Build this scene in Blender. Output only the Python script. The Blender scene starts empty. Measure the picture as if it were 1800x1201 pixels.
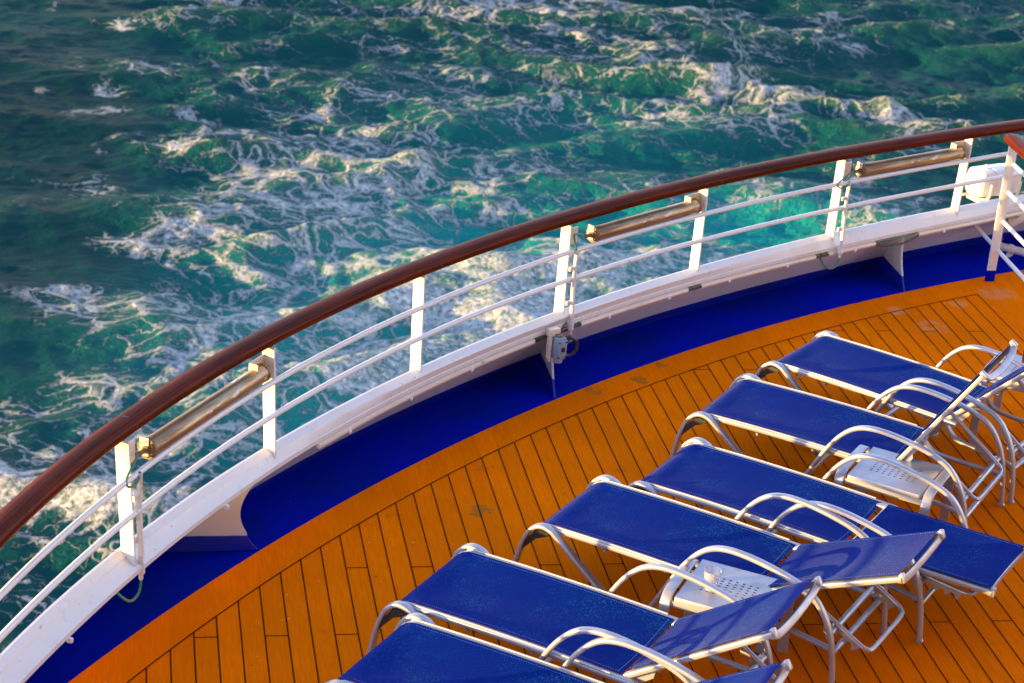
import bpy, bmesh, math, random
import numpy as np
from mathutils import Vector, Matrix, Quaternion
random.seed(7)
PI = math.pi
S = bpy.context.scene
COL = S.collection

# ------------------------------------------------------------------ materials
def new_mat(name):
    m = bpy.data.materials.new(name); m.use_nodes = True
    nt = m.node_tree
    for n in list(nt.nodes): nt.nodes.remove(n)
    out = nt.nodes.new('ShaderNodeOutputMaterial')
    b = nt.nodes.new('ShaderNodeBsdfPrincipled')
    nt.links.new(b.outputs[0], out.inputs[0])
    return m, nt, b

class N:
    """small helper for writing node graphs"""
    def __init__(s, nt): s.nt = nt
    def add(s, t, **kw):
        n = s.nt.nodes.new(t)
        for k, v in kw.items(): setattr(n, k, v)
        return n
    def put(s, sock, v):
        if v is None: return
        if isinstance(v, bpy.types.NodeSocket): s.nt.links.new(v, sock)
        else:
            if sock.type == 'RGBA' and not hasattr(v, '__len__'): v = (v, v, v, 1)
            if sock.type == 'RGBA' and len(v) == 3: v = (*v, 1)
            if sock.type == 'VECTOR' and not hasattr(v, '__len__'): v = (v, v, v)
            sock.default_value = v
    def math(s, op, a, b=None, c=None, clamp=False):
        n = s.add('ShaderNodeMath', operation=op); n.use_clamp = clamp
        s.put(n.inputs[0], a); s.put(n.inputs[1], b); s.put(n.inputs[2], c)
        return n.outputs[0]
    def vmath(s, op, a, b=None, scale=None):
        n = s.add('ShaderNodeVectorMath', operation=op)
        s.put(n.inputs[0], a); s.put(n.inputs[1], b)
        if scale is not None: s.put(n.inputs['Scale'], scale)
        return n.outputs[0]
    def mix(s, f, a, b):
        n = s.add('ShaderNodeMix', data_type='RGBA')
        s.put(n.inputs[0], f); s.put(n.inputs[6], a); s.put(n.inputs[7], b)
        return n.outputs[2]
    def noise(s, vec, scale, detail=3, rough=.55, dist=0, color=False):
        n = s.add('ShaderNodeTexNoise')
        s.put(n.inputs['Vector'], vec); n.inputs['Scale'].default_value = scale
        n.inputs['Detail'].default_value = detail; n.inputs['Roughness'].default_value = rough
        n.inputs['Distortion'].default_value = dist
        return n.outputs['Color' if color else 'Fac']
    def voro(s, vec, scale, feature='F1', rnd=1.0, out='Distance'):
        n = s.add('ShaderNodeTexVoronoi', feature=feature)
        s.put(n.inputs['Vector'], vec); n.inputs['Scale'].default_value = scale
        n.inputs['Randomness'].default_value = rnd
        return n.outputs[out]
    def step(s, v, lo, hi, a=0.0, b=1.0):
        n = s.add('ShaderNodeMapRange', interpolation_type='SMOOTHSTEP')
        s.put(n.inputs[0], v); s.put(n.inputs[1], lo); s.put(n.inputs[2], hi); s.put(n.inputs[3], a); s.put(n.inputs[4], b)
        return n.outputs[0]
    def coord(s, kind='Object'): return s.add('ShaderNodeTexCoord').outputs[kind]
    def sep(s, v):
        n = s.add('ShaderNodeSeparateXYZ'); s.put(n.inputs[0], v); return n.outputs
    def comb(s, x, y, z):
        n = s.add('ShaderNodeCombineXYZ'); s.put(n.inputs[0], x); s.put(n.inputs[1], y); s.put(n.inputs[2], z); return n.outputs[0]
    def mapping(s, v, scale=(1, 1, 1), rot=(0, 0, 0), loc=(0, 0, 0)):
        n = s.add('ShaderNodeMapping'); s.put(n.inputs[0], v)
        n.inputs['Scale'].default_value = scale; n.inputs['Rotation'].default_value = rot; n.inputs['Location'].default_value = loc
        return n.outputs[0]
    def bump(s, h, strength=.3, dist=.01, normal=None):
        n = s.add('ShaderNodeBump'); n.inputs['Strength'].default_value = strength; n.inputs['Distance'].default_value = dist
        s.put(n.inputs['Height'], h)
        if normal is not None: s.put(n.inputs['Normal'], normal)
        return n.outputs[0]
    def attr(s, name):
        n = s.add('ShaderNodeAttribute'); n.attribute_name = name; return n.outputs['Fac']
    def geo(s, o='Position'): return s.add('ShaderNodeNewGeometry').outputs[o]

def setp(n, b, **kw):
    for k, v in kw.items(): n.put(b.inputs[k.replace('_', ' ')], v)

def mat_paint(name, col, dirt=(.45, .36, .26), rough=.36, amount=.35, scale=3.0, rust=0.0):
    m, nt, b = new_mat(name); n = N(nt); p = n.geo()
    a = n.noise(p, scale, 5, .62)
    f = n.step(a, .52, .78)
    c = n.mix(n.math('MULTIPLY', f, amount), col, dirt)
    if rust:
        r = n.step(n.noise(p, 21, 4, .7), .63, .72)
        c = n.mix(n.math('MULTIPLY', r, rust), c, (.25, .10, .03))
    r = n.step(n.noise(p, 9, 4, .6), .3, .7, rough - .1, rough + .12)
    setp(n, b, Base_Color=c, Roughness=r)
    b.inputs['Normal'].default_value = (0, 0, 0)
    n.put(b.inputs['Normal'], n.bump(n.noise(p, 60, 3), .10, .004))
    return m

M = {}
M['white'] = mat_paint('white_ship_paint', (.69, .68, .69), amount=.30, rust=.5)
M['white_aged'] = mat_paint('aged_cream_paint', (.70, .62, .54), (.35, .25, .17), amount=.45, rust=.5)
M['conduit'] = mat_paint('beige_pipe_paint', (.66, .56, .48), (.4, .3, .2), amount=.4)
def mat_blue():
    m, nt, b = new_mat('royal_blue_deck_paint'); n = N(nt); p = n.geo()
    c = n.mix(n.step(n.noise(p, 1.6, 5, .6), .35, .7), (.0004, .006, .36), (.0006, .010, .23))
    c = n.mix(n.math('MULTIPLY', n.step(n.noise(n.vmath('MULTIPLY', p, (2, 9, 1)), 2.2, 5, .7, .5), .60, .74), .35), c, (.004, .035, .34))
    c = n.mix(n.math('MULTIPLY', n.step(n.noise(p, 13, 5, .75), .66, .74), .5), c, (.001, .006, .10))
    sp = n.math('MULTIPLY', n.step(n.voro(p, 9), .06, .02), n.step(n.noise(p, 2.1, 2), .55, .62))
    c = n.mix(n.math('MULTIPLY', sp, .6), c, (.12, .16, .45))
    setp(n, b, Base_Color=c, Roughness=n.step(n.noise(p, 5, 4), .3, .7, .38, .6))
    n.put(b.inputs['Normal'], n.bump(n.math('ADD', n.noise(p, 2.5, 3), n.math('MULTIPLY', n.noise(p, 70, 2), .06)), .25, .03))
    return m
M['bluepaint'] = mat_blue()
M['bluepaint'].node_tree.nodes['Principled BSDF'].inputs['IOR'].default_value = 1.04
M['greybox'] = mat_paint('grey_enclosure_paint', (.22, .30, .42), (.12, .12, .12), amount=.5)
M['black'] = mat_paint('black_rubber', (.012, .012, .012), (.03, .03, .03), rough=.5)
M['green'] = mat_paint('green_cable_sheath', (.02, .16, .08), (.3, .25, .05), amount=.8, rough=.5, scale=14)
M['rusty'] = mat_paint('rusty_steel', (.20, .125, .06), (.10, .05, .02), amount=1., rough=.6, scale=16)

# white bulwark plating: white above, royal blue painted band along its foot
def mat_plate():
    m, nt, b = new_mat('plate_white_over_blue'); n = N(nt); p = n.geo()
    z = n.sep(p)[2]
    band = n.step(n.math('ADD', z, n.math('MULTIPLY', n.noise(p, 14, 2), .006)), .088, .093)
    w = n.mix(n.math('MULTIPLY', n.step(n.noise(p, 4, 5), .5, .8), .35), (.56, .54, .58), (.36, .30, .28))
    bl = n.mix(n.step(n.noise(p, 3, 4), .35, .75), (.001, .010, .36), (.002, .013, .24))
    setp(n, b, Base_Color=n.mix(band, bl, w), Roughness=.42)
    n.put(b.inputs['Normal'], n.bump(n.noise(p, 7, 3), .12, .02))
    return m
M['plate'] = mat_plate()

def mat_wood():
    m, nt, b = new_mat('varnished_mahogany'); n = N(nt)
    uv = n.coord('UV')
    g = n.noise(n.mapping(uv, (1.2, 55, 1)), 2.0, 6, .65, .6)
    g2 = n.noise(n.mapping(uv, (.5, 6, 1)), 1.3, 3, .5)
    c = n.mix(n.step(g, .32, .68), (.034, .005, .0018), (.14, .017, .0025))
    c = n.mix(n.math('MULTIPLY', n.step(g2, .45, .75), .55), c, (.010, .002, .0012))
    setp(n, b, Base_Color=c, Roughness=.45, Coat_Weight=.10, Coat_Roughness=.10, Coat_IOR=1.3); b.inputs['IOR'].default_value = 1.10
    n.put(b.inputs['Normal'], n.bump(g, .10, .003))
    return m
M['wood'] = mat_wood()

def mat_deck():
    m, nt, b = new_mat('orange_deck_coating'); n = N(nt); p = n.geo()
    xy = n.sep(p)
    plank = n.math('FLOOR', n.math('DIVIDE', xy[0], .12))
    wn = n.add('ShaderNodeTexWhiteNoise', noise_dimensions='1D'); n.put(wn.inputs['W'], plank)
    grain = n.noise(n.mapping(p, (26, 1.6, 1)), 3.0, 5, .6, .3)
    big = n.noise(p, .8, 4, .55)
    mid = n.noise(p, 5.5, 5, .65)
    c = n.mix(n.step(grain, .3, .72), (.84, .150, .0004), (.97, .200, .0006))
    c = n.mix(n.math('MULTIPLY', n.step(big, .35, .68), .45), c, (.56, .120, .001))
    c = n.mix(n.math('MULTIPLY', wn.outputs[0], .30), c, (.54, .105, .001))
    c = n.mix(n.math('MULTIPLY', n.step(mid, .60, .78), .34), c, (.30, .075, .010))
    # scuffs and pale specks
    spk = n.math('MULTIPLY', n.step(n.voro(p, 10.5), .10, .04), n.step(n.noise(p, 3.1, 2), .47, .60))
    c = n.mix(n.math('MULTIPLY', spk, .55), c, (.70, .34, .16))
    dk = n.math('MULTIPLY', n.step(n.voro(n.vmath('ADD', p, (3.3, 1.7, 0)), 7.3), .07, .03), n.step(n.noise(p, 2.2, 2), .50, .58))
    c = n.mix(n.math('MULTIPLY', dk, .75), c, (.10, .03, .006))
    scr = n.math('MULTIPLY', n.step(n.noise(n.mapping(p, (3, 22, 1), (0, 0, .7)), 2.2, 3, .6, 1.2), .70, .76), n.step(n.noise(p, 1.3, 2), .50, .66))
    c = n.mix(n.math('MULTIPLY', scr, .45), c, (.70, .34, .15))
    def patch(c, x, y, r, col, amt, ns=9.0, lo=.50, hi=.56):
        d = n.vmath('DISTANCE', p, (x, y, 0))
        d = n.nt.nodes[-1].outputs['Value']
        f = n.math('MULTIPLY', n.step(d, r, r * .45), 1.0)
        f = n.step(n.math('ADD', n.math('MULTIPLY', f, .32), n.noise(p, ns, 5, .62, .6)), lo + .16, hi + .16)
        f = n.math('MULTIPLY', f, n.step(d, r, r * .8))
        return n.mix(n.math('MULTIPLY', f, amt), c, col)
    c = patch(c, 3.43, 2.49, .10, (.22, .11, .012), .6, 13, .56, .60)
    c = patch(c, 3.62, 2.74, .09, (.22, .11, .012), .5, 15, .60, .64)
    c = patch(c, 3.06, 2.30, .10, (.26, .13, .018), .6, 15, .60, .64)
    c = patch(c, 6.66, 4.13, .24, (.62, .26, .10), .5, 14, .56, .70)
    c = patch(c, 5.88, 3.46, .20, (.66, .27, .10), .4, 14, .56, .70)
    c = patch(c, 5.70, 3.75, .13, (.66, .29, .12), .45, 9, .52, .62)
    c = patch(c, 6.25, 3.90, .12, (.66, .29, .12), .4, 9, .54, .64)
    c = patch(c, 2.05, .62, .12, (.22, .12, .02), .6, 12, .58, .63)
    setp(n, b, Base_Color=c, Roughness=n.step(mid, .3, .7, .55, .72)); b.inputs['IOR'].default_value = 1.03
    n.put(b.inputs['Normal'], n.bump(n.math('ADD', n.math('MULTIPLY', grain, .5), n.noise(p, 90, 3)), .16, .003))
    return m
M['deck'] = mat_deck()
M['caulk'] = mat_paint('black_deck_caulk', (.012, .005, .003), (.03, .011, .005), rough=.7)
M['caulk'].node_tree.nodes['Principled BSDF'].inputs['IOR'].default_value = 1.04

def mat_metal():
    m, nt, b = new_mat('silver_powder_coat'); n = N(nt); p = n.coord()
    a = n.noise(p, 7, 4, .6)
    c = n.mix(n.step(a, .4, .75), (.41, .41, .47), (.34, .33, .38))
    sp = n.step(n.noise(p, 420, 2), .35, .7)
    c = n.mix(n.math('MULTIPLY', sp, .18), c, (.42, .40, .42))
    setp(n, b, Base_Color=c, Metallic=.45, Roughness=n.step(a, .3, .7, .32, .44))
    n.put(b.inputs['Normal'], n.bump(n.noise(p, 260, 2), .08, .001))
    return m
M['metal'] = mat_metal()

def mat_sling():
    m, nt, b = new_mat('blue_mesh_sling'); n = N(nt); uv = n.coord('UV')
    x, y, _ = n.sep(uv)
    k = 2 * PI / .013
    wx = n.math('SINE', n.math('MULTIPLY', x, k)); wy = n.math('SINE', n.math('MULTIPLY', n.math('ADD', y, n.math('MULTIPLY', x, .5)), k))
    w = n.math('MULTIPLY', wx, wy)
    p = n.coord()
    big = n.noise(p, 2.6, 4, .6); md = n.noise(p, 9, 3, .6)
    cell = n.voro(uv, 115, out='Color'); cs = n.sep(cell)[0]
    dot = n.voro(uv, 115)
    c = n.mix(n.step(w, -.5, .8), (.0008, .008, .12), (.003, .029, .265))
    c = n.mix(n.math('MULTIPLY', n.step(big, .4, .72), .35), c, (.001, .026, .16))
    worn = n.step(n.math('ADD', big, n.math('MULTIPLY', md, .5)), .66, .92, .05, .75)
    g = n.math('MULTIPLY', n.math('MULTIPLY', n.step(cs, .30, .9), n.step(dot, .55, .15)), worn)
    c = n.mix(n.math('MULTIPLY', g, .6), c, (.04, .22, .50))
    setp(n, b, Base_Color=c, Roughness=.55, IOR=1.04, Sheen_Weight=.095, Sheen_Roughness=.25, Sheen_Tint=(.86, .86, 1.0, 1))
    n.put(b.inputs['Normal'], n.bump(w, .35, .003))
    return m
M['sling'] = mat_sling()
M['stitch'] = mat_paint('pale_blue_stitching', (.10, .18, .45), (.02, .05, .2), amount=.8, scale=40)

def mat_tubemetal():
    m, nt, b = new_mat('weathered_bronze_tube'); n = N(nt); p = n.coord()
    st = n.noise(n.mapping(p, (2.5, 24, 24)), 1.6, 5, .65)
    c = n.mix(n.step(st, .35, .7), (.36, .26, .16), (.22, .13, .065))
    pt = n.step(n.noise(n.mapping(p, (3, 9, 9)), 1.6, 5, .6), .635, .65)
    c = n.mix(pt, c, (.60, .55, .50))
    dk = n.step(n.noise(p, 26, 4, .7), .68, .75)
    c = n.mix(n.math('MULTIPLY', dk, .7), c, (.05, .035, .02))
    setp(n, b, Base_Color=c, Metallic=n.mix(pt, (.7, .7, .7), (0, 0, 0)), Roughness=n.step(st, .3, .7, .32, .5))
    return m
M['tube'] = mat_tubemetal()

def mat_glass(name, col, ior=1.45, rough=.02):
    m, nt, b = new_mat(name); n = N(nt)
    setp(n, b, Base_Color=col, Roughness=rough, Transmission_Weight=1.0, IOR=ior)
    n.put(b.inputs['Normal'], n.bump(n.noise(n.coord(), 40, 2), .05, .002))
    return m
M['clear'] = mat_glass('clear_plastic', (.97, .96, 1.0), 1.55, .04)
M['clear'].node_tree.nodes['Principled BSDF'].inputs['Transmission Weight'].default_value = .80
M['amber'] = mat_glass('amber_liquid', (.80, .30, .02), 1.34)

# ------------------------------------------------------------------ mesh builder
class MB:
    def __init__(s): s.v = []; s.f = []; s.uv = []; s.mi = []; s.sm = []
    def addv(s, pts): i = len(s.v); s.v.extend([tuple(p) for p in pts]); return i
    def face(s, idx, uv=None, mi=0, smooth=True):
        s.f.append(tuple(idx)); s.uv.append(uv); s.mi.append(mi); s.sm.append(smooth)
    def grid(s, P, closed_u=False, closed_v=False, mi=0, uv=None, flip=False, smooth=True):
        """P[i][j] points; uv[i][j] optional"""
        nu, nv = len(P), len(P[0]); base = s.addv([p for r in P for p in r])
        for i in range(nu - (0 if closed_u else 1)):
            for j in range(nv - (0 if closed_v else 1)):
                i2, j2 = (i + 1) % nu, (j + 1) % nv
                q = [(i, j), (i2, j), (i2, j2), (i, j2)]
                qq = [(i, j), (i + 1, j), (i + 1, j + 1), (i, j + 1)]
                if flip: q.reverse(); qq.reverse()
                u = [uv(a, c) for a, c in qq] if uv else None
                s.face([base + a * nv + c for a, c in q], u, mi, smooth)
    def sweep(s, path, prof, up=(0, 0, 1), cap=True, closed=False, mi=0, scale=None, seam_uv=True):
        path = [Vector(p) for p in path]; n = len(path); rows = []
        L = 0.0; lens = [0.0]
        for i in range(1, n): L += (path[i] - path[i - 1]).length; lens.append(L)
        per = 0.0; pl = [0.0]; k = len(prof)
        for j in range(k):
            a, c = prof[j], prof[(j + 1) % k]; per += math.hypot(a[0] - c[0], a[1] - c[1]); pl.append(per)
        for i in range(n):
            if closed: t = (path[(i + 1) % n] - path[i - 1])
            else: t = path[min(i + 1, n - 1)] - path[max(i - 1, 0)]
            t.normalize()
            u = Vector(up[i] if isinstance(up, list) else up)
            sd = t.cross(u)
            if sd.length < 1e-5: sd = t.cross(Vector((1, 0, 0)))
            sd.normalize(); uu = sd.cross(t)
            sc = scale[i] if scale else 1.0
            rows.append([path[i] + sd * a * sc + uu * c * sc for a, c in prof])
        s.grid(rows, closed_u=closed, closed_v=True, mi=mi, uv=lambda i, j: (lens[min(i, n - 1)] if i < n else L, pl[j]), flip=True)
        if cap and not closed:
            for r, fl in ((rows[0], False), (rows[-1], True)):
                b = s.addv(r); idx = list(range(b, b + k))
                if fl: idx.reverse()
                s.face(idx, [(0, 0)] * k, mi, False)
    def tube(s, path, r, n=12, **kw): s.sweep(path, circ(r, n), **kw)
    def box(s, c, size, rot=None, mi=0, bev=0.0):
        c = Vector(c); hx, hy, hz = [x / 2 for x in size]
        if bev <= 0:
            P = [Vector((x, y, z)) for x in (-hx, hx) for y in (-hy, hy) for z in (-hz, hz)]
            if rot is not None: P = [rot @ p for p in P]
            b = s.addv([c + p for p in P])
            for q in ((0, 1, 3, 2), (4, 6, 7, 5), (0, 4, 5, 1), (2, 3, 7, 6), (0, 2, 6, 4), (1, 5, 7, 3)):
                s.face([b + i for i in q], [(0, 0), (1, 0), (1, 1), (0, 1)], mi, False)
        else:
            bm = bmesh.new(); bmesh.ops.create_cube(bm, size=1)
            for v in bm.verts: v.co = Vector((v.co.x * size[0], v.co.y * size[1], v.co.z * size[2]))
            bmesh.ops.bevel(bm, geom=bm.edges[:] , offset=bev, segments=2, affect='EDGES', profile=.5)
            bm.verts.ensure_lookup_table()
            P = [v.co.copy() for v in bm.verts]
            if rot is not None: P = [rot @ p for p in P]
            b = s.addv([c + p for p in P])
            for f in bm.faces: s.face([b + v.index for v in f.verts], [(0, 0)] * len(f.verts), mi, True)
            bm.free()
    def lathe(s, prof, c=(0, 0, 0), n=24, axis='Z', mi=0, rfun=None):
        c = Vector(c); rows = []
        for r, h in prof:
            row = []
            for j in range(n):
                a = 2 * PI * j / n; rr = r * (rfun(a, h) if rfun else 1)
                if axis == 'Z': p = Vector((rr * math.cos(a), rr * math.sin(a), h))
                else: p = Vector((h, rr * math.cos(a), rr * math.sin(a)))
                row.append(c + p)
            rows.append(row)
        s.grid(rows, closed_v=True, mi=mi, uv=lambda i, j: (prof[min(i, len(prof) - 1)][1], j * .02), flip=(axis == 'Z'))
    def prism(s, poly, d0, d1, fr, mi=0):
        """extrude 2-D polygon between offsets d0,d1; fr(a,b,d)->3-D point"""
        k = len(poly)
        A = s.addv([fr(a, b, d0) for a, b in poly]); B = s.addv([fr(a, b, d1) for a, b in poly])
        s.face([A + i for i in range(k)], [(0, 0)] * k, mi, False); s.face([B + i for i in reversed(range(k))], [(0, 0)] * k, mi, False)
        for i in range(k):
            j = (i + 1) % k; s.face([A + i, B + i, B + j, A + j], [(0, 0)] * 4, mi, False)
    def build(s, name, mats, parent=None, angle=35, recalc=True):
        me = bpy.data.meshes.new(name); me.from_pydata(s.v, [], s.f)
        for m in (mats if isinstance(mats, (list, tuple)) else [mats]): me.materials.append(m)
        me.polygons.foreach_set('material_index', s.mi)
        me.polygons.foreach_set('use_smooth', s.sm)
        uvl = me.uv_layers.new(name='UVMap')
        flat = []
        for f, u in zip(s.f, s.uv):
            for i in range(len(f)): flat.extend(u[i] if u else (0, 0))
        uvl.data.foreach_set('uv', flat)
        if recalc:
            bm = bmesh.new(); bm.from_mesh(me)
            bmesh.ops.remove_doubles(bm, verts=bm.verts, dist=1e-6)
            bmesh.ops.recalc_face_normals(bm, faces=bm.faces); bm.to_mesh(me); bm.free()
        if angle: me.set_sharp_from_angle(angle=math.radians(angle))
        me.update()
        o = bpy.data.objects.new(name, me); COL.objects.link(o)
        if parent: o.parent = parent
        return o

def _split(s):
    """the builder's loose pieces, pieces that touch kept together"""
    par = list(range(len(s.v)))
    def fnd(a):
        while par[a] != a: par[a] = par[par[a]]; a = par[a]
        return a
    for f in s.f:
        r = fnd(f[0])
        for i in f[1:]: par[fnd(i)] = r
    grp = {}
    for k, f in enumerate(s.f): grp.setdefault(fnd(f[0]), []).append(k)
    bb = []
    for g in grp.values():
        pts = np.array([s.v[i] for k in g for i in s.f[k]]); bb.append([pts.min(0) - .001, pts.max(0) + .001, list(g)])
    done = False
    while not done:
        done = True
        for i in range(len(bb)):
            for j in range(i + 1, len(bb)):
                if (bb[i][0] <= bb[j][1]).all() and (bb[j][0] <= bb[i][1]).all():
                    bb[i] = [np.minimum(bb[i][0], bb[j][0]), np.maximum(bb[i][1], bb[j][1]), bb[i][2] + bb[j][2]]; bb.pop(j); done = False; break
            if not done: break
    out = []
    for _, _, g in bb:
        m = MB(); mp = {}
        for k in g:
            idx = []
            for i in s.f[k]:
                if i not in mp: mp[i] = len(m.v); m.v.append(s.v[i])
                idx.append(mp[i])
            m.face(idx, s.uv[k], s.mi[k], s.sm[k])
        out.append(m)
    return out
def build_each(mb, name, mat, parent): return [m.build(name, mat, parent) for m in _split(mb)]

def circ(r, n=12, ry=None):
    ry = r if ry is None else ry
    return [(r * math.cos(2 * PI * i / n), ry * math.sin(2 * PI * i / n)) for i in range(n)]
def rrect(w, h, r, n=3):
    out = []
    for cx, cy, a0 in ((w / 2 - r, h / 2 - r, 0), (-w / 2 + r, h / 2 - r, 90), (-w / 2 + r, -h / 2 + r, 180), (w / 2 - r, -h / 2 + r, 270)):
        for i in range(n + 1):
            a = math.radians(a0 + 90 * i / n); out.append((cx + r * math.cos(a), cy + r * math.sin(a)))
    return out
def spline(P, n=6):
    P = [Vector(p) for p in P]; Q = [P[0] * 2 - P[1]] + P + [P[-1] * 2 - P[-2]]; out = []
    for i in range(1, len(Q) - 2):
        a, b, c, d = Q[i - 1:i + 3]
        for k in range(n):
            t = k / n
            out.append(.5 * ((2 * b) + (c - a) * t + (2 * a - 5 * b + 4 * c - d) * t * t + (3 * b - a - 3 * c + d) * t ** 3))
    out.append(P[-1]); return out

def tag(o, label=None, cat=None, group=None, kind=None):
    if label: o['label'] = label
    if cat: o['category'] = cat
    if group: o['group'] = group
    if kind: o['kind'] = kind
    return o
def empty(name, loc, rz=0):
    o = bpy.data.objects.new(name, None); COL.objects.link(o); o.location = loc; o.rotation_euler = (0, 0, rz); o.empty_display_size = .1
    return o
def copy_tree(o, parent=None):
    c = o.copy(); COL.objects.link(c); c.parent = parent
    for ch in [x for x in bpy.data.objects if x.parent == o]: copy_tree(ch, c)
    return c

# ------------------------------------------------------------------ the curved stern
CX, CY = 11.5, -8.0
def rpoly(c, lo=.46, hi=1.25):
    return lambda t: float(np.polyval(c, min(max(t, lo), hi) - .85))
R_BLUE = rpoly([.9943, -.3967, 13.3978], .40, 1.28)
R_BORD = rpoly([.8147, -.4442, 13.1574], .40, 1.28)
R_CAPI = rpoly([5.8108, 3.2603, -.904, -.2502, 13.5575])
R_CAPO = rpoly([3.0186, .2909, -.2924, 13.6007])
R_HAND = rpoly([3.639, -.2635, -.4787, 13.6232])
def P3(t, r, z): return Vector((CX - r * math.cos(t), CY + r * math.sin(t), z))
def rad(d): return math.radians(d)
T0, T1 = rad(4), rad(128)
def ts(a=T0, b=T1, step=rad(.6)):
    k = max(2, int((b - a) / step)); return [a + (b - a) * i / k for i in range(k + 1)]
def arc_profile(mb, prof, a=T0, b=T1, closed=True, mi=0, step=rad(.6)):
    """prof(t) -> list of (r, z); swept along the arc"""
    T = ts(a, b, step); rows = [[P3(t, r, z) for r, z in prof(t)] for t in T]
    mb.grid(rows, closed_v=closed, mi=mi, uv=lambda i, j: (i * .14, j * .05))
    if closed:
        for r in (rows[0], rows[-1]):
            i = mb.addv(r); mb.face(range(i, i + len(r)), None, mi, False)

# ---- deck (structure): coating sheet + caulk lines
PW = .12
arc = [P3(t, R_BLUE(t), 0) for t in ts(rad(2), rad(150))]
mb = MB()
mb.grid([[p, Vector((p.x, p.y * .5 - 4.5, 0)), Vector((p.x, -9, 0))] for p in arc], uv=lambda i, j: (i, j), smooth=False)
mb.grid([[p, p - Vector((0, 0, .05))] for p in arc], uv=lambda i, j: (i, j), smooth=False)
bt = ts(rad(2), rad(150), rad(.15))
bl = [P3(t, R_BORD(t), .003) for t in bt]
bx = np.array([p.x for p in bl]); by = np.array([p.y for p in bl])
def border_y(x): return float(np.interp(x, bx, by))
XEND = 54 * PW
HW = .0031
def strip(x0, x1, y0, y1):
    i = mb.addv([(x0, y0, .003), (x1, y0, .003), (x1, y1, .003), (x0, y1, .003)]); mb.face(range(i, i + 4), None, 1, False)
for k in range(-14, 55):
    x = k * PW; strip(x - HW, x + HW, -8.9, border_y(x) - (.002))
T = [t for t in bt if P3(t, R_BORD(t), 0).x <= XEND + .003]
mb.grid([[P3(t, R_BORD(t) - HW, .0045), P3(t, R_BORD(t) + HW, .0045)] for t in T], mi=1, smooth=False)
rows = []
for p in range(-3, 1):
    d = 3.372 * p
    rows += [(-.718 + d, (0 + 2 * (-p) * -1) % 3), (-.026 + d, (1 - 2 * (-p)) % 3)]
rows += [(2.654, 2), (3.360, 0)]
for y, mod in rows:
    for k in range(-14, 54):
        if k % 3 == mod and y < min(border_y(k * PW), border_y((k + 1) * PW)) + .04:
            strip(k * PW + HW, (k + 1) * PW - HW, y - .0028, y + .0028)
deck = tag(mb.build('deck', [M['deck'], M['caulk']], angle=None, recalc=False), kind='structure')

# ---- gutter (structure): blue painted waterway between the deck edge and the bulwark
R_WALL = lambda t: R_CAPO(t) + .33
mb = MB()
T = ts(rad(2), rad(150))
mb.grid([[P3(t, R_BLUE(t) - .06, -.012), P3(t, R_BLUE(t) - .002, -.003), P3(t, R_BLUE(t) + .02, -.006), P3(t, R_WALL(t) - .05, -.022), P3(t, R_WALL(t) + .01, -.012)] for t in T], uv=lambda i, j: (i, j))
tag(mb.build('gutter', M['bluepaint'], angle=60), kind='structure')

# ---- bulwark
bul = tag(empty('bulwark', P3(rad(50), 13.6, 0)), 'low white curved bulwark with sloping cap, blue painted along its foot', 'bulwark')
def part(mb, name, mat, parent, **kw):
    o = mb.build(name, mat, None, **kw); o.parent = parent; o.matrix_parent_inverse = Matrix.Translation(-Vector(parent.location)) if parent.rotation_euler[2] == 0 else (Matrix.Translation(parent.location) @ Matrix.Rotation(parent.rotation_euler[2], 4, 'Z')).inverted()
    return o
mb = MB()
arc_profile(mb, lambda t: [(R_WALL(t) - .004, -.03), (R_CAPO(t) - .012, .425), (R_CAPO(t) + .004, .425), (R_WALL(t) + .012, -.03)])
part(mb, 'wall_plate', M['plate'], bul)
mb = MB()
arc_profile(mb, lambda t: [(R_WALL(t) + .002, -.035), (R_WALL(t) + .5, -6), (R_WALL(t) + .2, -13.6), (R_WALL(t) + .18, -13.6), (R_WALL(t) + .48, -6), (R_WALL(t) - .014, -.035)], step=rad(2))
part(mb, 'hull_plate', M['white'], bul)
mb = MB()
def capprof(t):
    a, b = R_CAPI(t), R_CAPO(t)
    return [(a, .405), (a, .43), (a + .006, .434), (b - .055, .478), (b - .05, .488), (b - .010, .512), (b + .004, .512), (b + .006, .50), (b - .035, .470), (b - .040, .462), (a + .016, .418), (a + .016, .405)]
arc_profile(mb, capprof)
part(mb, 'cap_rail', M['white'], bul, angle=25)
# radial brackets with a concave free edge
for td in (26.0, 37.35, 49.45, 65.3, 78.5, 91.0):
    t = rad(td); rb = R_BLUE(t) + .01; ri = R_CAPI(t) + .004; rw = R_WALL(t) + .004; ro = R_CAPO(t) - .02
    pts = []
    for i in range(13):
        s = i / 12; z = -.004 + .412 * s
        r = rb + (ri - rb) * s + .075 * math.sin(PI * s) ** .9 + (.012 * (1 - s) if s < .25 else 0)
        pts.append((r, z))
    pts += [(ro, .408), (rw, -.012)]
    ax = Vector((-1, 0, 0)) if td < 44 else Vector((0, 1, 0))          # the ship's frames run athwart or fore-and-aft
    td_ = Vector((ax.y, -ax.x, 0)); kx = 1 / ax.dot(Vector((-math.cos(t), math.sin(t), 0))); bp = P3(t, rb, 0)
    mb = MB(); mb.prism(pts, -.007, .007, lambda a, b, d: bp + ax * ((a - rb) * kx) + Vector((0, 0, b)) + td_ * d)
    part(mb, 'bracket', M['plate'], bul)
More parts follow.
